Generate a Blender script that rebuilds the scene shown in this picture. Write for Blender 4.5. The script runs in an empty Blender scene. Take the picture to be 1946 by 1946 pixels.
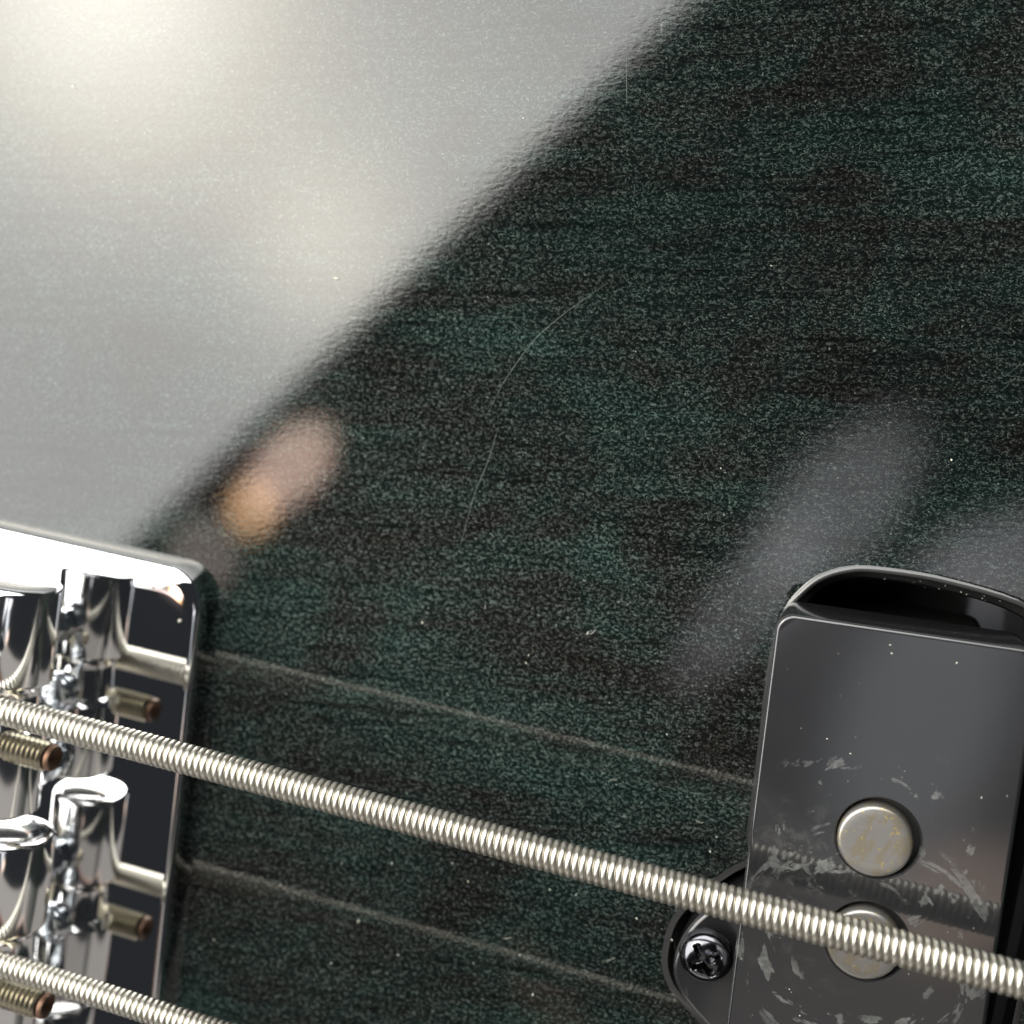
import bpy, bmesh, math, random
from mathutils import Vector, Matrix, noise as mnoise
random.seed(7)
S = 0.001                       # everything below is written in millimetres
sc = bpy.context.scene
col = sc.collection

# ------------------------------------------------------------------ camera
cd = bpy.data.cameras.new('camera'); cam = bpy.data.objects.new('camera', cd); col.objects.link(cam)
cam.location = (0.9565*S, 33.141*S, 85.590*S)
cam.rotation_euler = (-0.0907734, 0.2588485, 0.1625766)
cd.sensor_width = 36; cd.lens = 43.761
cd.shift_x = -0.01372; cd.shift_y = -0.02141
cd.clip_start = 0.002; cd.clip_end = 50
cd.dof.use_dof = True; cd.dof.focus_distance = 0.0815; cd.dof.aperture_fstop = 29
sc.camera = cam

# ------------------------------------------------------------------ world and lamps
w = bpy.data.worlds.new('World'); sc.world = w; w.use_nodes = True
bg = w.node_tree.nodes['Background']; bg.inputs[0].default_value = (0.80, 0.88, 1.0, 1); bg.inputs[1].default_value = 0.030

def area(name, loc, size, rad, color, rot=None, target=None, shape='RECTANGLE', spread=math.pi):
    ld = bpy.data.lights.new(name, 'AREA'); ld.shape = shape; ld.size = size[0]*S; ld.size_y = size[1]*S
    A = size[0]*size[1]*S*S * (math.pi/4 if shape == 'ELLIPSE' else 1)
    ld.energy = rad*math.pi*A; ld.color = color
    o = bpy.data.objects.new(name, ld); col.objects.link(o); o.location = [c*S for c in loc]
    if target is not None:
        o.rotation_euler = (Vector(loc)-Vector(target)).to_track_quat('Z', 'Y').to_euler()
    elif rot: o.rotation_euler = rot
    return o

# the window (its near edge is the edge of the glare on the lacquer), about 0.6 m away
ax = Vector((-0.632, -0.775, 0)); nx = Vector((-0.775, 0.632, 0))
mid = Vector((-258, 55, 600)) + nx*(-14)
W_, H_ = 1500, 2400
c = mid + nx*(W_/2) + ax*(-200)
win = area('window_light', c, (W_, H_), 1.0, (1, 1, 1), rot=(0, 0, math.atan2(nx.y, nx.x)))
win.data.use_nodes = True
nt = win.data.node_tree; N = nt.nodes; L = nt.links
em = [n for n in N if n.type == 'EMISSION'][0]
geo = N.new('ShaderNodeNewGeometry')
def gauss(cx, cy, r, amp):
    d = N.new('ShaderNodeVectorMath'); d.operation = 'DISTANCE'
    L.new(geo.outputs['Position'], d.inputs[0]); d.inputs[1].default_value = (cx*S, cy*S, 0.6)
    m = N.new('ShaderNodeMath'); m.operation = 'DIVIDE'; L.new(d.outputs['Value'], m.inputs[0]); m.inputs[1].default_value = r*S
    p = N.new('ShaderNodeMath'); p.operation = 'POWER'; L.new(m.outputs[0], p.inputs[0]); p.inputs[1].default_value = 2
    q = N.new('ShaderNodeMath'); q.operation = 'MULTIPLY'; L.new(p.outputs[0], q.inputs[0]); q.inputs[1].default_value = -1
    e = N.new('ShaderNodeMath'); e.operation = 'EXPONENT'; L.new(q.outputs[0], e.inputs[0])
    a = N.new('ShaderNodeMath'); a.operation = 'MULTIPLY'; L.new(e.outputs[0], a.inputs[0]); a.inputs[1].default_value = amp
    return a.outputs[0]
def add(a, b):
    m = N.new('ShaderNodeMath'); m.operation = 'ADD'; L.new(a, m.inputs[0])
    if isinstance(b, (int, float)): m.inputs[1].default_value = b
    else: L.new(b, m.inputs[1])
    return m.outputs[0]
warm = add(add(add(gauss(-485, 215, 125, 14.5), gauss(-308, 60, 60, 6.2)), gauss(-240, 150, 75, 1.6)), gauss(-385, 135, 120, 3.2))
cmb = N.new('ShaderNodeMix'); cmb.data_type = 'RGBA'
cl = N.new('ShaderNodeMath'); cl.operation = 'DIVIDE'; cl.use_clamp = True; L.new(warm, cl.inputs[0]); cl.inputs[1].default_value = 7
L.new(cl.outputs[0], cmb.inputs['Factor'])
cmb.inputs['A'].default_value = (1.0, 0.995, 0.97, 1); cmb.inputs['B'].default_value = (1.0, 0.955, 0.86, 1)
L.new(cmb.outputs['Result'], em.inputs['Color'])
dv = N.new('ShaderNodeVectorMath'); dv.operation = 'DOT_PRODUCT'; L.new(geo.outputs['Position'], dv.inputs[0]); dv.inputs[1].default_value = (nx.x, nx.y, 0)
mr = N.new('ShaderNodeMapRange'); mr.interpolation_type = 'SMOOTHSTEP'; L.new(dv.outputs['Value'], mr.inputs[0])
e0 = mid.dot(nx)*S
mr.inputs['From Min'].default_value = e0; mr.inputs['From Max'].default_value = e0+.024
mm = N.new('ShaderNodeMath'); mm.operation = 'MULTIPLY'; L.new(mr.outputs[0], mm.inputs[0]); L.new(add(warm, 7.6), mm.inputs[1])
L.new(mm.outputs[0], em.inputs['Strength'])

def soft(name, x, y, size, rot, rad, color, z=604):
    """an added light 0.6 m up whose brightness falls off softly towards its rim"""
    o = area(name, (x, y, z), size, 1.0, (1, 1, 1), rot=(0, 0, rot), shape='ELLIPSE')
    o.data.use_nodes = True
    t = o.data.node_tree; n = t.nodes; l = t.links
    e = [q for q in n if q.type == 'EMISSION'][0]; e.inputs['Color'].default_value = (*color, 1)
    g = n.new('ShaderNodeNewGeometry'); mp = n.new('ShaderNodeMapping'); mp.vector_type = 'TEXTURE'
    l.new(g.outputs['Position'], mp.inputs[0]); mp.inputs['Location'].default_value = (x*S, y*S, z*S)
    mp.inputs['Rotation'].default_value = (0, 0, rot); mp.inputs['Scale'].default_value = (size[0]*S/2, size[1]*S/2, 1)
    d = n.new('ShaderNodeVectorMath'); d.operation = 'LENGTH'; l.new(mp.outputs[0], d.inputs[0])
    r = n.new('ShaderNodeMapRange'); r.interpolation_type = 'SMOOTHSTEP'; l.new(d.outputs['Value'], r.inputs[0])
    r.inputs['From Min'].default_value = 1.0; r.inputs['From Max'].default_value = .35
    r.inputs['To Min'].default_value = 0; r.inputs['To Max'].default_value = rad
    l.new(r.outputs[0], e.inputs['Strength'])
# small added lights, for the hand's peach and orange reflection by the bridge
soft('peach_reflection_fill', -316, -73, (58, 96), -0.68, 9.5, (1.0, 0.70, 0.57))
soft('orange_reflection_fill', -337, -103, (50, 54), -0.6, 9.0, (1.0, 0.58, 0.30), 602)
soft('faint_peach_reflection_fill', -368, -139, (70, 70), -0.6, 2.4, (1.0, 0.76, 0.70), 606)
# dim added overhead lights, for the phone's grey reflections near the pickup
soft('grey_reflection_fill', 2, -40, (84, 165), -0.5, 1.7, (0.97, 0.95, 1.0))
soft('grey_reflection_fill', -34, -100, (60, 170), -0.5, 1.2, (0.97, 0.95, 1.0), 606)
soft('grey_reflection_fill', 105, -50, (150, 84), 0.35, 1.8, (0.97, 0.95, 1.0))
soft('grey_reflection_fill', 66, -140, (120, 260), -0.12, 1.2, (0.90, 0.95, 1.0), 608)
soft('faint_peach_reflection_fill', 104, -232, (120, 90), 0.7, 1.9, (1.0, 0.74, 0.60), 602)  # added, for the brown skin tone mirrored in the cover
# added light in place of a lit far wall, for the chrome's reflections
area('far_wall_fill', (900, -1000, 560), (640, 3600), 0.42, (1.0, 0.93, 0.86), target=(0, -1000, 0))
area('brown_stripe_fill', (640, -1000, 470), (110, 3400), 0.30, (1.0, 0.55, 0.40), target=(0, -1000, 0))  # added, for a brown stripe in the barrels' reflections
area('side_fill', (-80, -900, 420), (700, 360), 1.5, (1.0, 0.94, 0.90), target=(0, 0, 0))  # added light without a known source, for the cavity rim and string undersides

sc.view_settings.view_transform = 'Standard'; sc.view_settings.look = 'None'
sc.view_settings.exposure = 0; sc.view_settings.gamma = 1
sc.render.engine = 'CYCLES'
cy = sc.cycles
cy.max_bounces = 14; cy.glossy_bounces = 10; cy.diffuse_bounces = 3; cy.blur_glossy = 0.3

# ------------------------------------------------------------------ material helpers
class M:
    def __init__(s, name):
        s.m = bpy.data.materials.new(name); s.m.use_nodes = True
        s.n = s.m.node_tree.nodes; s.l = s.m.node_tree.links
        s.b = s.n['Principled BSDF']; s.tc = s.n.new('ShaderNodeTexCoord')
    def set(s, **k):
        for a, v in k.items():
            i = s.b.inputs[a.replace('_', ' ')]
            if hasattr(v, 'links') or isinstance(v, bpy.types.NodeSocket): s.l.new(v, i)
            else: i.default_value = v if not (isinstance(v, tuple) and len(v) == 3 and i.type == 'RGBA') else (*v, 1)
        return s
    def coord(s, rot=0.0, scale=(1, 1, 1), loc=(0, 0, 0)):
        a = s.n.new('ShaderNodeMapping'); a.vector_type = 'POINT'
        s.l.new(s.tc.outputs['Object'], a.inputs[0])
        a.inputs['Rotation'].default_value = (0, 0, rot)
        b = s.n.new('ShaderNodeMapping'); s.l.new(a.outputs[0], b.inputs[0])
        b.inputs['Scale'].default_value = [q*1000 for q in scale]; b.inputs['Location'].default_value = loc
        return b.outputs[0]
    def noise(s, vec, scale=1, detail=3, rough=.55, dist=0.0, dim='3D'):
        t = s.n.new('ShaderNodeTexNoise'); s.l.new(vec, t.inputs['Vector'])
        t.inputs['Scale'].default_value = scale; t.inputs['Detail'].default_value = detail
        t.inputs['Roughness'].default_value = rough; t.inputs['Distortion'].default_value = dist
        return t.outputs['Fac']
    def ramp(s, f, *st):
        r = s.n.new('ShaderNodeValToRGB'); s.l.new(f, r.inputs[0]); e = r.color_ramp.elements
        while len(e) < len(st): e.new(.5)
        for i, (p, c_) in enumerate(st):
            e[i].position = p; e[i].color = (c_, c_, c_, 1) if isinstance(c_, (int, float)) else (*c_, 1)
        return r.outputs[0]
    def math(s, op, a, b=0.0, clamp=False):
        m = s.n.new('ShaderNodeMath'); m.operation = op; m.use_clamp = clamp
        for i, v in enumerate((a, b)):
            if isinstance(v, (int, float)): m.inputs[i].default_value = v
            else: s.l.new(v, m.inputs[i])
        return m.outputs[0]
    def mix(s, f, a, b, mode='MIX'):
        m = s.n.new('ShaderNodeMix'); m.data_type = 'RGBA'; m.blend_type = mode
        for i, v in ((0, f), (6, a), (7, b)):
            if isinstance(v, (int, float)): m.inputs[i].default_value = v
            elif isinstance(v, tuple): m.inputs[i].default_value = (*v, 1)
            else: s.l.new(v, m.inputs[i])
        return m.outputs[2]
    def bump(s, h, strength, dist, normal=None):
        b = s.n.new('ShaderNodeBump'); s.l.new(h, b.inputs['Height'])
        b.inputs['Strength'].default_value = strength; b.inputs['Distance'].default_value = dist*S
        if normal is not None: s.l.new(normal, b.inputs['Normal'])
        return b.outputs[0]
    def dist(s, x, y, z=None):
        """distance in mm from the vertical axis through x, y"""
        sp = s.n.new('ShaderNodeSeparateXYZ'); s.l.new(s.tc.outputs['Object'], sp.inputs[0])
        dx = s.math('SUBTRACT', sp.outputs[0], x*S); dy = s.math('SUBTRACT', sp.outputs[1], y*S)
        d = s.math('SQRT', s.math('ADD', s.math('MULTIPLY', dx, dx), s.math('MULTIPLY', dy, dy)))
        return s.math('MULTIPLY', d, 1000)

# stained wood under clear gloss lacquer
def mat_body():
    m = M('stained_wood_lacquer')
    G = -0.13
    def ridge(vec, scale, detail, dist, wd):
        n = m.noise(vec, scale, detail, .55, dist)
        d = m.math('ABSOLUTE', m.math('SUBTRACT', n, .5))
        return m.ramp(d, (0.0, 1.0), (wd*.4, .70), (wd, 0.0))
    f1 = ridge(m.coord(G, (.60, 1.0, 1)), 3.6, 1.5, .9, .050)
    f2 = ridge(m.coord(G+.25, (.55, 1.0, 1), (31, 7, 3)), 4.6, 1.5, .7, .045)
    f3 = m.ramp(m.noise(m.coord(G, (.50, 1.0, 1), (5, 17, 9)), 7.5, 2.0, .6, .5), (.61, 0.0), (.76, 1.0))
    brk = m.ramp(m.noise(m.coord(G, (.7, 1.0, 1), (8, 3, 2)), 4.0, 2.0, .6), (.47, .03), (.60, 1.0))
    brk2 = m.ramp(m.noise(m.coord(G, (.7, 1.0, 1), (1, 13, 2)), 4.6, 2.0, .6), (.49, .03), (.63, 1.0))
    fib = m.math('MAXIMUM', m.math('MULTIPLY', f1, brk), m.math('MULTIPLY', f2, brk2))
    fib = m.math('MAXIMUM', fib, m.math('MULTIPLY', f3, .9))
    patch = m.noise(m.coord(G, (.06, .085, 1), (4.3, 1.7, 0)), 1.0, 5.0, .66, 1.0)
    streak = m.noise(m.coord(G, (.040, .38, 1), (9.1, 2.2, 0)), 1.0, 5.0, .62, .3)
    gm = m.math('ADD', m.math('MULTIPLY', patch, .62), m.math('MULTIPLY', streak, .38))
    base = m.ramp(gm, (.36, (.0036, .0029, .0026)), (.45, (.0036, .0040, .0037)), (.51, (.0030, .0056, .0048)), (.61, (.0032, .0080, .0068)))
    flc = m.ramp(gm, (.35, (.032, .032, .029)), (.43, (.052, .057, .053)), (.51, (.062, .077, .070)), (.61, (.066, .096, .085)))
    c1 = m.mix(fib, base, flc)
    spk = m.ramp(m.noise(m.coord(G, (.8, 1.0, 1), (14, 3, 6)), 6.2, 1.0, .5, .3), (.69, 0.0), (.76, 1.0))
    c1 = m.mix(spk, c1, (.10, .12, .11))
    big = m.noise(m.coord(G, (.022, .03, 1), (1.3, 5.1, 0)), 1.0, 2.0, .5)
    c1 = m.mix(1.0, c1, m.ramp(big, (.35, .62), (.65, 1.15)), 'MULTIPLY')
    pore = m.noise(m.coord(G, (.085, 1.7, 1), (2, 8, 0)), 1.0, 4.0, .6, .25)
    c4 = m.mix(1.0, c1, m.ramp(pore, (.32, .42), (.48, 1.0)), 'MULTIPLY')
    m.set(Base_Color=c4, Roughness=.6, Specular_IOR_Level=0.0, Coat_Weight=1.0, Coat_Roughness=.016, Coat_IOR=1.5)
    h1 = m.noise(m.coord(G, (.55, 1.0, 1)), 3.4, 2.0, .5, .4)
    h2 = m.noise(m.coord(G, (.16, 1.4, 1), (3, 3, 0)), 1.0, 2.5, .55)
    nb = m.bump(m.math('ADD', m.math('MULTIPLY', h1, .75), m.math('MULTIPLY', h2, .35)), BUMP, .1)
    m.l.new(nb, m.b.inputs['Coat Normal'])
    return m.m
BUMP = .030

def mat_chrome(name='polished_chrome', r0=.025):
    m = M(name)
    v = m.coord(0, (1, 1, 1))
    sm = m.ramp(m.noise(v, .35, 4, .65, .6), (.55, 0.0), (.75, 1.0))
    fine = m.ramp(m.noise(v, 2.6, 3, .6, 1.0), (.55, 0.0), (.7, 1.0))
    r = m.math('ADD', m.math('MULTIPLY', m.math('MULTIPLY', sm, fine), .16), r0)
    m.set(Base_Color=(.80, .80, .80), Metallic=1.0, Roughness=r)
    return m.m

def mat_string(name, c1=(.61, .585, .515)):
    m = M(name)
    v = m.coord(0, (1, 1, 1))
    m.set(Base_Color=m.mix(m.noise(v, .9, 3), c1, tuple(q*.82 for q in c1)), Metallic=1.0,
          Roughness=m.math('ADD', m.math('MULTIPLY', m.noise(v, 3.0, 2), .12), .30))
    return m.m

def simple(name, colr, metal=0.0, rough=.4, coat=0.0, crough=.05, bumpamt=0.0, bscale=4.0, vary=.25):
    m = M(name); v = m.coord(0, (1, 1, 1))
    n = m.noise(v, .8, 4)
    m.set(Base_Color=m.mix(n, tuple(q*(1-vary) for q in colr), tuple(min(1, q*(1+vary)) for q in colr)), Metallic=metal,
          Roughness=m.math('ADD', m.math('MULTIPLY', n, rough*.4), rough*.8), Coat_Weight=coat, Coat_Roughness=crough)
    if bumpamt: m.l.new(m.bump(m.noise(v, bscale, 3), bumpamt, .1), m.b.inputs['Normal'])
    return m.m

POLES = [(7.4, 4.7), (8.0, -2.1), (8.9, -14.3), (9.4, -21.1)]
def mat_cover():
    m = M('worn_black_plastic')
    v = m.coord(.05, (1, 1, 1))
    big = m.noise(v, .30, 4, .6, .5)
    sp = m.n.new('ShaderNodeSeparateXYZ'); m.l.new(m.tc.outputs['Object'], sp.inputs[0])
    stain = None
    for k, ((x, y), (r0, r1)) in enumerate(zip(POLES[:2], ((4.2, 6.0), (4.9, 7.4)))):
        dx = m.math('MULTIPLY', m.math('SUBTRACT', sp.outputs[0], (x-.3)*S), 1000)
        dy = m.math('MULTIPLY', m.math('SUBTRACT', sp.outputs[1], (y-.2)*S), 1000)
        d = m.math('SQRT', m.math('ADD', m.math('MULTIPLY', dx, dx), m.math('MULTIPLY', dy, dy)))
        ang = m.math('ARCTAN2', dy, dx)
        cv = m.n.new('ShaderNodeCombineXYZ')
        m.l.new(m.math('MULTIPLY', m.math('COSINE', ang), 2.4), cv.inputs[0]); m.l.new(m.math('MULTIPLY', m.math('SINE', ang), 2.4), cv.inputs[1])
        m.l.new(m.math('MULTIPLY', d, 1.05), cv.inputs[2])
        n = m.noise(cv.outputs[0], .85, 5, .60, .5)
        wob = m.math('ADD', d, m.math('MULTIPLY', m.noise(v, .35, 2), 3.0))
        q = m.math('DIVIDE', wob, 12.0)
        rg = m.math('MULTIPLY', m.ramp(q, ((r0+.6)/12, 0.0), ((r0+1.6)/12, 1.0)), m.ramp(q, ((r1+1.0)/12, 1.0), ((r1+2.6)/12, 0.0)))
        f = m.math('MULTIPLY', m.ramp(n, (.590-.02*k, 0.0), (.612-.02*k, .8), (.72, 1.0)), rg)
        stain = f if stain is None else m.math('MAXIMUM', stain, f)
    tone = m.ramp(m.noise(v, 2.6, 4, .65), (.32, .25), (.66, 1.0))
    smask = m.math('MULTIPLY', stain, tone)
    # a faint smear under the string
    sm = m.math('MULTIPLY', m.ramp(m.noise(m.coord(.3, (.8, 1, 1), (4, 4, 0)), .9, 5, .7), (.52, 0.0), (.66, .20)), m.ramp(m.math('ABSOLUTE', m.math('MULTIPLY', sp.outputs[1], 1000)), (.0, 1.0), (1.0, 1.0)))
    lim = m.ramp(m.math('DIVIDE', m.dist(4.5, 0.5), 10), (.3, 1.0), (.75, 0.0))
    smask = m.math('MAXIMUM', smask, m.math('MULTIPLY', sm, lim))
    base = m.mix(big, (.010, .0105, .012), (.014, .014, .0145))
    m.set(Base_Color=m.mix(smask, base, (.115, .118, .114)), Specular_IOR_Level=.4,
          Roughness=m.math('ADD', m.math('MULTIPLY', smask, .30), .20), Coat_Weight=m.math('SUBTRACT', .9, m.math('MULTIPLY', smask, .6)), Coat_Roughness=.05)
    m.l.new(m.bump(m.math('ADD', m.noise(v, 6, 3), m.math('MULTIPLY', smask, .8)), .04, .06), m.b.inputs['Normal'])
    return m.m

def mat_pole():
    m = M('chipped_steel')
    v = m.coord(.1, (1, 1, 1))
    br = m.noise(m.coord(.1, (.6, 5, 1)), 2.2, 3)
    sp = m.ramp(m.noise(v, 3.2, 2, .5), (.64, 0.0), (.70, 1.0))
    yel = m.ramp(m.noise(m.coord(.2, (1.4, .6, 1), (3, 1, 0)), .8, 4, .7), (.52, 0.0), (.56, .55))
    c_ = m.mix(br, (.22, .212, .20), (.27, .26, .245))
    c_ = m.mix(yel, c_, (.24, .20, .12))
    c_ = m.mix(sp, c_, (.40, .32, .14))
    m.set(Base_Color=c_, Metallic=.75, Roughness=m.math('ADD', m.math('MULTIPLY', br, .12), .30))
    m.l.new(m.bump(m.noise(v, 5, 3), .08, .05), m.b.inputs['Normal'])
    return m.m

BODY = mat_body(); CHROME = mat_chrome(); CHROME2 = mat_chrome('barrel_chrome', .10); STR = mat_string('nickel_steel_wire')
CORE = simple('string_core_steel', (.10, .09, .07), 1.0, .5)
COVER = mat_cover(); POLE = mat_pole()
ZINC = simple('zinc_steel', (.62, .66, .70), 1.0, .22, bumpamt=.1, vary=.1)
BRASS = simple('brass_thread', (.47, .43, .33), 1.0, .32, bumpamt=.1, vary=.12)
COPPER = simple('tarnished_screw_end', (.15, .085, .055), .7, .5, bumpamt=.3, bscale=3)
BLACKSCREW = simple('black_chrome_screw', (.11, .11, .12), 1.0, .13, bumpamt=.04, vary=.1)
CAVITY = simple('black_cavity_paint', (.006, .006, .006), 0, .5, coat=.8, crough=.08, bumpamt=.04)
BLACK = simple('black_bobbin', (.008, .008, .008), 0, .6)
DUST = simple('dust', (.44, .43, .37), 0, .8)
SCR = simple('scratched_lacquer', (.10, .12, .11), 0, .5)

# ------------------------------------------------------------------ mesh helpers
def obj(name, bm, mat, parent=None, smooth=True, angle=40, flat=False, **props):
    me = bpy.data.meshes.new(name)
    bmesh.ops.recalc_face_normals(bm, faces=bm.faces)
    bmesh.ops.scale(bm, vec=(S, S, S), verts=bm.verts)
    bm.to_mesh(me); bm.free()
    for q in (mat if isinstance(mat, list) else [mat]): me.materials.append(q)
    if smooth:
        me.polygons.foreach_set('use_smooth', [True]*len(me.polygons))
        me.set_sharp_from_angle(angle=math.radians(angle))
        if flat:
            for p in me.polygons:
                if abs(p.normal.z) > .99995 and p.area > .3*S*S: p.use_smooth = False
    o = bpy.data.objects.new(name, me); col.objects.link(o)
    if parent: o.parent = parent
    for k, v in props.items(): o[k] = v
    return o

def ring(bm, pts): return [bm.verts.new(p) for p in pts]
def bridge(bm, a, b):
    n = len(a)
    for i in range(n): bm.faces.new((a[i], a[(i+1) % n], b[(i+1) % n], b[i]))
def lathe(bm, prof, n=48, origin=(0, 0, 0), axis='Z', cap=True):
    """prof: list of (radius, height)"""
    o = Vector(origin); rs = []
    def pt(r, h, t):
        a, b = r*math.cos(t), r*math.sin(t)
        v = {'Z': (a, b, h), 'Y': (a, h, b), 'X': (h, a, b)}[axis]
        return o + Vector(v)
    for r, h in prof: rs.append(ring(bm, [pt(r, h, 2*math.pi*i/n) for i in range(n)]))
    for a, b in zip(rs, rs[1:]): bridge(bm, a, b)
    if cap: bm.faces.new(rs[0]); bm.faces.new(rs[-1])
    return rs
def rrect(x0, y0, x1, y1, r, n=10):
    P = []
    for cx, cy_, a0 in ((x1-r, y1-r, 0), (x0+r, y1-r, 90), (x0+r, y0+r, 180), (x1-r, y0+r, 270)):
        for i in range(n+1):
            a = math.radians(a0+90*i/n); P.append((cx+r*math.cos(a), cy_+r*math.sin(a)))
    return P
def inset(P, d):
    """offset a CCW polygon inward by d (outward if negative), vertex normals"""
    n = len(P); out = []
    for i in range(n):
        p0, p1, p2 = Vector(P[i-1]), Vector(P[i]), Vector(P[(i+1) % n])
        a = (p1-p0); b = (p2-p1)
        if a.length < 1e-6: a = b
        if b.length < 1e-6: b = a
        a.normalize(); b.normalize()
        na, nb = Vector((-a.y, a.x)), Vector((-b.y, b.x))
        m = na+nb; m = m/max(.35, m.length_squared)*2 if m.length > 1e-6 else na
        out.append(tuple(p1 + m*d))
    return out
def catmull(P, k=6, closed=True):
    n = len(P); out = []
    for i in range(n):
        p0, p1, p2, p3 = [Vector(P[(i+j) % n]) for j in (-1, 0, 1, 2)]
        for s in range(k):
            t = s/k
            out.append(tuple(.5*((2*p1)+(-p0+p2)*t+(2*p0-5*p1+4*p2-p3)*t*t+(-p0+3*p1-3*p2+p3)*t**3)))
    return out
def fill_holes(bm, loops):
    es = []
    for lp in loops:
        for i in range(len(lp)):
            e = bm.edges.get((lp[i], lp[(i+1) % len(lp)])) or bm.edges.new((lp[i], lp[(i+1) % len(lp)]))
            es.append(e)
    bmesh.ops.triangle_fill(bm, use_beauty=True, use_dissolve=False, edges=es)

# ------------------------------------------------------------------ the bass guitar
bass = bpy.data.objects.new('bass_guitar', None); col.objects.link(bass)
bass['label'] = 'dark green stained bass guitar with gloss lacquer, chrome bridge, black pickup and two wound strings'
bass['category'] = 'bass guitar'

# pickup frame: local x along the strings, rotated a little
PR = math.radians(3.45); PO = Vector((-1.10, 17.75))
def pk(x, y): return (PO.x + x*math.cos(PR) - y*math.sin(PR), PO.y + x*math.sin(PR) + y*math.cos(PR))

# cavity outline (CCW), world mm at the lacquer surface
cav = [(-.95, 15.2), (-1.0, 12), (-.75, 8), (-.5, 4), (-.3, .6), (0.1, -.95), (-1.07, -2.2), (-2.2, -3.5), (-3.5, -5.2), (-4.4, -7.0), (-4.6, -8.8),
       (-4.45, -10.4), (-3.7, -11.8), (-2.5, -12.8), (-1.0, -13.9), (.4, -15.5), (1.0, -20), (1.6, -28), (2.4, -36), (6, -40), (12, -40), (18.6, -38), (19.6, -30), (19.2, -15), (19.0, 0), (18.6, 12), (17.6, 17.6), (14.6, 20.1),
       (9.2, 20.85), (4.6, 20.7), (2.6, 20.25), (1.0, 19.3), (-.1, 17.9), (-.75, 16.6)]
cav = catmull(cav, 5)
def build_body():
    bm = bmesh.new()
    # the lacquer swells to a thin lip round the upper end of the cavity, then rolls over into it
    rolls = [(-.34, 0), (-.27, .012), (-.20, .05), (-.13, .10), (-.06, .135), (.02, .145), (.10, .13), (.17, .08), (.23, .0), (.26, -.14), (.26, -.7)]
    def lip(x, y, z):
        if z <= 0: return z
        t = max(0.0, min(1.0, (y-15.5)/3.2)); return z*(.04+.96*t*t*(3-2*t))
    loops = []
    for off, z in rolls + [(.26, -2.5), (.30, -2.75), (.95, -2.95), (1.1, -3.2), (1.1, -17)]:
        loops.append(ring(bm, [(x, y, lip(x, y, z)) for x, y in inset(cav, off)]))
    for a, b in zip(loops, loops[1:]): bridge(bm, a, b)
    black = set(f for f in bm.faces if all((v not in loops[0] and v not in loops[1]) for v in f.verts))
    black.add(bm.faces.new(loops[-1]))
    out = rrect(-190, -150, 150, 160, 60, 12)
    e = []
    rr = 8.0
    for i in range(7):
        a = math.pi/2*i/6
        e.append(ring(bm, [(x, y, -rr*(1-math.cos(a))) for x, y in inset(out, rr*(1-math.sin(a)))]))
    e.append(ring(bm, [(x, y, -42) for x, y in out]))
    for a, b in zip(e, e[1:]): bridge(bm, a, b)
    bm.faces.new(e[-1])
    fill_holes(bm, [e[0], loops[0]])
    for f in black: f.material_index = 1
    return obj('body', bm, [BODY, CAVITY], bass, angle=35, flat=True, label='dark green stained wood body under clear gloss lacquer')
body = build_body()

# hairline scratches in the lacquer
def ribbon(pts, r, name, mat, parent, **k):
    bm = bmesh.new(); prev = None
    for i, p in enumerate(pts):
        a = Vector(pts[max(0, i-1)]); b = Vector(pts[min(len(pts)-1, i+1)]); t = (b-a).normalized()
        s = Vector((-t.y, t.x, 0)).normalized(); rr = r*(.25+.75*math.sin(math.pi*(i+.5)/len(pts)))
        cur = ring(bm, [Vector(p)+s*rr, Vector(p)+Vector((0, 0, .6*rr)), Vector(p)-s*rr, Vector(p)-Vector((0, 0, rr*.3))])
        if prev: bridge(bm, prev, cur)
        prev = cur
    return obj(name, bm, mat, parent, **k)

for i, pts in enumerate(([(-16.7, 36.8), (-17.9, 35.7), (-19.14, 34.52), (-20.2, 33.4), (-21.09, 32.37), (-21.9, 31.0), (-22.45, 29.91), (-23.0, 28.8), (-23.3, 27.88), (-23.83, 26.26)],
                         [(-22.82, 25.67), (-23.0, 24.5), (-23.16, 23.31), (-23.45, 22.1), (-23.77, 20.88), (-24.0, 19.4), (-24.13, 18.09), (-24.37, 16.27)],
                         [(-18.08, 52.55), (-17.75, 50.7), (-17.42, 48.95)])):
    ribbon([(x, y, .004) for x, y in pts], .017, 'scratch', SCR, body)

# ---- bridge: mirror-bright base plate with rolled edges
def build_plate():
    bm = bmesh.new(); ls = []
    t = .0217
    def sk(x, y): return (x - t*(y), y)
    for (ir, it, z) in ((0, 0, 0.02), (0, 0, 1.45), (.03, .10, 1.62), (.09, .28, 1.76), (.17, .55, 1.87), (.27, .95, 1.94), (.40, 1.45, 1.98), (.55, 2.1, 2.0)):
        x1, y1 = -43.2-ir, 10.85-it
        P = rrect(-92+ir, -72+ir, x1, y1, 3.1-.6*ir, 14)
        ls.append(ring(bm, [(*sk(x, y), z) for x, y in P]))
    for a, b in zip(ls, ls[1:]): bridge(bm, a, b)
    bm.faces.new(ls[0]); bm.faces.new(ls[-1])
    return obj('bridge', bm, CHROME, bass, angle=50, flat=True, label='chrome bridge base plate with rolled edges')
bridge_o = build_plate()

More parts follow.
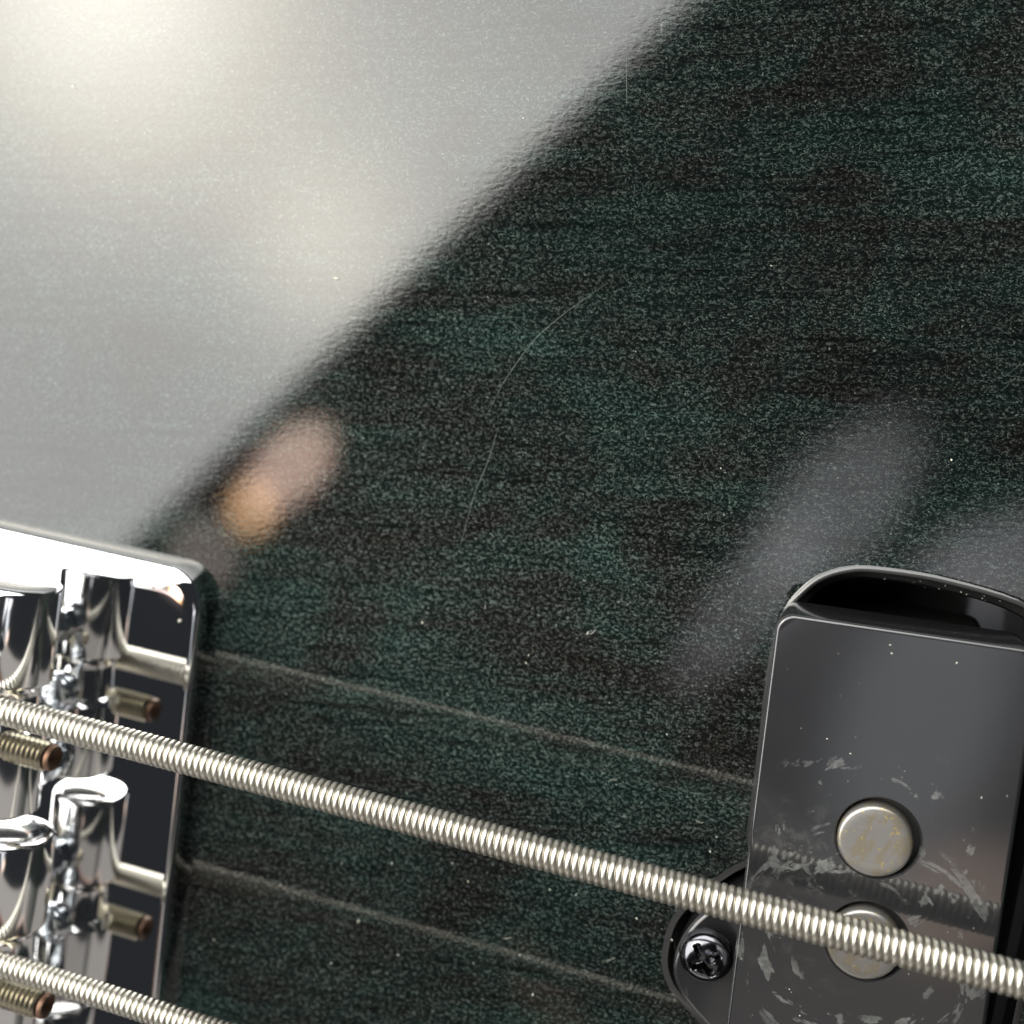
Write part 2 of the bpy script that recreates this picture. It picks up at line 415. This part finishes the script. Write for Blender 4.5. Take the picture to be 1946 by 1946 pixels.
def build_saddle(xc, yc, zc=6.95, r=3.02):
    bm = bmesh.new()
    y1, y0 = 8.65, -9.1
    dome = [(.05, 0), (.8, .0), (1.6, .01), (2.3, .03), (2.68, .10), (2.88, .24), (2.98, .42), (r, .62)]
    prof = [(q, y0+h*.7) for q, h in dome]
    prof += [(r, -2.9), (r-.15, -2.65), (2.40, -2.3), (2.28, -1.5), (2.24, 0), (2.28, .5), (2.5, .9), (r-.12, 1.15), (r, 1.4)]
    prof += [(q, y1-h) for q, h in dome[::-1]]
    lathe(bm, prof, 64, (xc, yc, zc), 'Y')
    return bm
def hexprism(bm, x, y, z0, z1, r, n=6, ch=.25):
    lathe(bm, [(r-ch, z0), (r, z0+ch), (r, z1-ch), (r-ch, z1)], n, (x, y, 0), 'Z')
def threaded(bm, x0, x1, y, z, r, pitch=.5, axis='X'):
    prof = []; k = int((x1-x0)/pitch)
    for i in range(k): prof += [(r*.86, x0+i*pitch), (r, x0+(i+.5)*pitch)]
    prof.append((r*.86, x0+k*pitch))
    if axis == 'X': lathe(bm, prof, 24, (0, y, z), 'X')
    else: lathe(bm, prof, 24, (y, z, 0), 'Z')
first = None
for k, (xc, yc) in enumerate(((-55.35, 0.0), (-53.6, -19.0), (-54.4, -38.0))):
    if first is None:
        bm = build_saddle(0, 0)
        first = []
        first.append(obj('saddle', bm, CHROME2, bridge_o, angle=30))
        for dy in (4.3, -7.3):
            bm = bmesh.new(); threaded(bm, 2.0, 10.4, 0, dy, 1.2, .45, 'Z'); lathe(bm, [(1.2, 10.35), (1.2, 10.9), (.9, 11.2), (.55, 11.2), (.5, 10.5)], 24, (0, dy, 0))
            lathe(bm, [(1.0, 2.0), (1.45, 2.25), (1.45, 3.0), (1.1, 3.3)], 6, (0, dy, 0))
            first.append(obj('height_screw', bm, ZINC, bridge_o, angle=30))
        bm = bmesh.new(); threaded(bm, -26.0, 5.2, -3.25, 8.75, 1.12, .42)
        first.append(obj('intonation_screw', bm, BRASS, bridge_o, angle=50))
        bm = bmesh.new(); lathe(bm, [(.78, 5.18), (.95, 5.30), (.99, 5.42), (.9, 5.65), (.45, 5.45), (.12, 5.1)], 24, (0, -3.25, 8.75), 'X')
        first.append(obj('screw_tip', bm, COPPER, bridge_o, angle=40))
        bm = bmesh.new(); lathe(bm, [(1.55, 2.0), (1.6, 2.35), (1.35, 2.8), (.8, 3.05), (.3, 3.1)], 28, (.9, -.9, 0))
        first.append(obj('plate_screw', bm, ZINC, bridge_o, angle=40))
        for o in first: o.location = (xc*S, yc*S, 0)
    else:
        for o in first:
            c_ = o.copy(); col.objects.link(c_); c_.parent = bridge_o; c_.location = (xc*S, yc*S, 0)

# ---- pickup: black cover with its mounting ear, steel pole pieces
def build_cover():
    bm = bmesh.new(); ls = []
    ZT = 6.384
    P0 = [pk(x, y) for x, y in rrect(0, -56, 15.78, 0, 1.15, 10)]
    r = .26
    for i in range(6):
        a = math.pi/2*i/5
        ls.append(ring(bm, [(x, y, ZT-r+r*math.sin(a)) for x, y in inset(P0, r*(1-math.cos(a)))]))
    base = ring(bm, [(x, y, .18) for x, y in inset(P0, .22)])
    low = ring(bm, [(x, y, .18) for x, y in inset(P0, .9)])
    bridge(bm, low, base); bridge(bm, base, ls[0])
    for a, b in zip(ls, ls[1:]): bridge(bm, a, b)
    holes = []
    for x, y in POLES:
        R = 2.58
        n = 48
        top = ring(bm, [(x+.16+(R+.12)*math.cos(t), y+.2+(R+.12)*math.sin(t), ZT) for t in [2*math.pi*i/n for i in range(n)]])
        mid = ring(bm, [(x+.16+R*math.cos(t), y+.2+R*math.sin(t), ZT-.12) for t in [2*math.pi*i/n for i in range(n)]])
        bot = ring(bm, [(x+.16+R*math.cos(t), y+.2+R*math.sin(t), ZT-2.2) for t in [2*math.pi*i/n for i in range(n)]])
        bridge(bm, top, mid); bridge(bm, mid, bot); holes.append(top)
    fill_holes(bm, [ls[-1]] + holes)
    ear = catmull([(2.4, -1.9), (.4, -2.7), (-1.2, -3.9), (-2.5, -5.3), (-3.35, -6.9), (-3.75, -8.5), (-3.7, -9.9), (-3.15, -11.1), (-2.1, -12.1), (-.6, -13.2), (1.2, -14.4), (2.8, -14.9), (3.6, -8)], 6)
    es = []
    for i in range(5):
        a = math.pi/2*i/4; es.append(ring(bm, [(x, y, 1.6-.35+.35*math.sin(a)) for x, y in inset(ear, .35*(1-math.cos(a)))]))
    eb = ring(bm, [(x, y, -2.2) for x, y in ear]); bridge(bm, eb, es[0])
    for a, b in zip(es, es[1:]): bridge(bm, a, b)
    fill_holes(bm, [es[-1]]); bm.faces.new(eb)
    return obj('pickup', bm, COVER, bass, angle=35, flat=True, label='black plastic pickup cover with pale glue stains around its pole pieces')
pickup = build_cover()
bm = bmesh.new()
P1 = [pk(x, y) for x, y in rrect(1.6, -54.4, 14.2, -1.6, 1.0, 6)]
a = ring(bm, [(x, y, -12) for x, y in P1]); b = ring(bm, [(x, y, 5.2) for x, y in P1]); bridge(bm, a, b); bm.faces.new(a); bm.faces.new(b)
obj('bobbin', bm, BLACK, pickup, smooth=False)
for x, y in POLES:
    bm = bmesh.new()
    lathe(bm, [(2.32, 0), (2.32, 6.38), (2.28, 6.50), (2.19, 6.60), (2.06, 6.65), (1.6, 6.66), (.5, 6.66)], 64, (x, y, 0))
    obj('pole_piece', bm, POLE, pickup, angle=35)
def screw_head(x, y, z0, R, h):
    bm = bmesh.new(); nr, nt_ = 26, 96; rs = []
    th0 = math.radians(38)
    for i in range(nr+1):
        r = R*i/nr; rr = max(r, .012)
        row = []
        for j in range(nt_):
            t = 2*math.pi*j/nt_; px, py = rr*math.cos(t), rr*math.sin(t)
            u, v = px*math.cos(th0)+py*math.sin(th0), -px*math.sin(th0)+py*math.cos(th0)
            q = rr/R
            z = h*math.sqrt(max(0, 1-(q**2.6)))
            au, av = abs(u), abs(v)
            wd = .24 + .10*(1-min(1, max(au, av)/(.72*R)))
            arm = max(0.0, min(1.0, (wd-min(au, av))/.10)) * max(0.0, min(1.0, (.66*R-max(au, av))/.16))
            z -= arm*(.62*h*(1-.25*q)+.12)
            row.append((x+px, y+py, z0+z))
        rs.append(ring(bm, row))
    for a, b in zip(rs, rs[1:]): bridge(bm, a, b)
    bm.faces.new(rs[0])
    lo = [ring(bm, [(x+k*math.cos(2*math.pi*j/nt_), y+k*math.sin(2*math.pi*j/nt_), z) for j in range(nt_)]) for k, z in ((R*1.02, z0-.12), (R, z0-.35), (R*.9, z0-.45), (.85, z0-.45), (.85, -6))]
    bridge(bm, rs[-1], lo[0])
    for a, b in zip(lo, lo[1:]): bridge(bm, a, b)
    return obj('mounting_screw', bm, BLACKSCREW, pickup, angle=50, label='black cross-head screw in the mounting ear')
screw_head(-1.62, -7.35, 3.05, 1.84, 1.0)

# ---- strings: a steel core and a close round-wound wrap
def build_string(y0, r0, r1, zh, xb, pitch, wire, name, label, phase=0.0):
    x0, x1 = -72.0, 42.0
    def cz(x): return zh if x > xb+.6 else zh-.22*(xb+.6-x)
    def rad(x):
        f = (x-x0)/(x1-x0); return r0+(r1-r0)*min(1, max(0, f))
    n = 30; turns = (x1-x0)/pitch; steps = int(turns*n); m = 10
    vs, fs = [], []
    for i in range(steps+1):
        x = x0+(x1-x0)*i/steps; t = phase + HAND*2*math.pi*i/n
        jit = .012*mnoise.noise((x*1.7, y0, 0))
        R = rad(x)-wire*.43 + jit
        cx, cy_, cz_ = x, y0+R*math.cos(t), cz(x)+R*math.sin(t)
        ra = Vector((0, math.cos(t), math.sin(t))); ta = Vector((pitch/(2*math.pi*R)*1, -HAND*math.sin(t), HAND*math.cos(t))).normalized(); bi = ra.cross(ta)
        for j in range(m):
            a = 2*math.pi*j/m; p = Vector((cx, cy_, cz_)) + (ra*math.cos(a)*.86+bi*math.sin(a)*1.03)*wire*.5
            vs.append(p*S)
        if i:
            b0, b1 = (i-1)*m, i*m
            for j in range(m): fs.append((b0+j, b0+(j+1) % m, b1+(j+1) % m, b1+j))
    me = bpy.data.meshes.new(name); me.from_pydata(vs, [], fs); me.materials.append(STR)
    me.polygons.foreach_set('use_smooth', [True]*len(fs))
    o = bpy.data.objects.new(name, me); col.objects.link(o); o.parent = bass; o['label'] = label
    bm = bmesh.new(); prev = None
    for i in range(58):
        x = x0+(x1-x0)*i/57; R = rad(x)-wire*.5
        cur = ring(bm, [(x, y0+R*math.cos(2*math.pi*j/20), cz(x)+R*math.sin(2*math.pi*j/20)) for j in range(20)])
        if prev: bridge(bm, prev, cur)
        prev = cur
    obj('string_core', bm, CORE, o)
    return o
HAND = 1
build_string(0.0, 1.02, 1.15, 10.36, -55.35, .470, .468, 'string', 'thick wound nickel string crossing between the two pole pieces')
build_string(-19.0, .86, .96, 10.30, -53.6, .462, .46, 'string', 'thinner wound nickel string in the bottom left corner', 1.0)

# ---- dust lying on the lacquer, the cover and in the pickup cavity
bm = bmesh.new()
def speck(x, y, z, r, st=1.0):
    mat = Matrix.Translation((x, y, z)) @ Matrix.Rotation(random.uniform(0, 6.28), 4, 'Z') @ Matrix.Diagonal((r*st, r/math.sqrt(st), r*.6, 1))
    g = bmesh.ops.create_icosphere(bm, subdivisions=1, radius=1, matrix=mat)
    for v in g['verts']: v.co += Vector([random.uniform(-.25, .25)*r for _ in range(3)])
def lint(x, y, z, ln, r):
    a = random.uniform(0, 6.28); prev = None; k = random.uniform(-1.6, 1.6)
    p = Vector((x, y, z))
    for i in range(7):
        t = Vector((math.cos(a), math.sin(a), 0)); s_ = Vector((-t.y, t.x, 0)); rr = r*(1 if 0 < i < 6 else .3)
        cur = ring(bm, [p+s_*rr, p+Vector((0, 0, rr)), p-s_*rr])
        if prev: bridge(bm, prev, cur)
        prev = cur; p = p+t*ln/6+Vector((0, 0, random.uniform(-.01, .012))); a += k/6
for _ in range(9):
    x = random.uniform(-40, 3); y = random.uniform(-24, 20)
    if x > -5.5 and y < 22 and y > -18: continue
    lint(x, y, .03, random.uniform(.3, .8), .009)
for x, y in [(-16.4, -11.8), (-4.2, .8), (-3.6, -9.9), (-13.9, 12.2)]: lint(x, y, .03, .7, .014)
big = [(-26.28, 10.38, .10, 1), (-13.98, 12.27, .07, 2.6), (7.84, 28.79, .09, 1), (-17.96, 9.74, .06, 2), (-19.74, -8.18, .08, 1), (-18.06, 9.13, .06, 2.2), (-11.61, -6.96, .07, 2), (-27.76, -13.61, .10, 1.6),
       (-2.75, -1.24, .08, 1.3), (-4.26, -8.37, .09, 1.5), (-2.5, -.07, .07, 1), (-29.46, -17.58, .09, 1), (-18.34, -14.3, .06, 2.5), (-13.51, -15.39, .11, 1.2), (-7.0, -7.49, .07, 2), (-25.83, -8.37, .09, 1), (-29.79, -9.45, .07, 1), (-24.48, 47.11, .08, 1),
       (-5.87, 39.51, .06, 1.8), (-6.78, 25.55, .06, 1), (-21.16, -7.11, .06, 1), (-13.58, -7.1, .07, 1.6), (-36.72, 34.2, .16, 2.2), (-60.34, 45.49, .12, 2.8), (-34.27, 43.98, .05, 1)]
for x, y, r, st in big: speck(x, y, .04, r*.8, st)
for _ in range(85):
    x = random.uniform(-40, 14); y = random.uniform(-24, 56)
    if x > -5.5 and y < 22: continue
    k = 1 if y < 8 else .55
    if random.random() > (.95 if y < 8 else .45): continue
    speck(x, y, .03, random.choice((.014, .018, .024, .04))*(k+.3), random.uniform(1, 2.5))
for x, y in [(5.98, 17.2), (10.0, 16.94), (6.17, 16.7), (4.92, 9.86), (3.37, 10.46), (13.02, 9.0), (4.08, -6.4), (5.04, -7.95)]: speck(x, y, 6.41, .05, 1.3)
for _ in range(40): speck(random.uniform(0, 15), random.uniform(-12, 16), 6.40, random.uniform(.015, .03), 1.4)
for x, y in [(7.28, 19.96), (11.82, 19.78), (10.41, 19.95), (5.34, 19.8)] + [(random.uniform(4, 14), 19.9+random.uniform(-.25, .3)) for _ in range(12)]: speck(x, y, -2.8, random.uniform(.02, .06), 1.6)
for x, y in [(-44.78, 6.89), (-47.4, 9.0)]: speck(x, y, 2.03, .16, 1.1)
dust = obj('dust', bm, DUST, None, smooth=False, kind='stuff', label='pale dust specks scattered over the lacquer, pickup and bridge', category='dust')
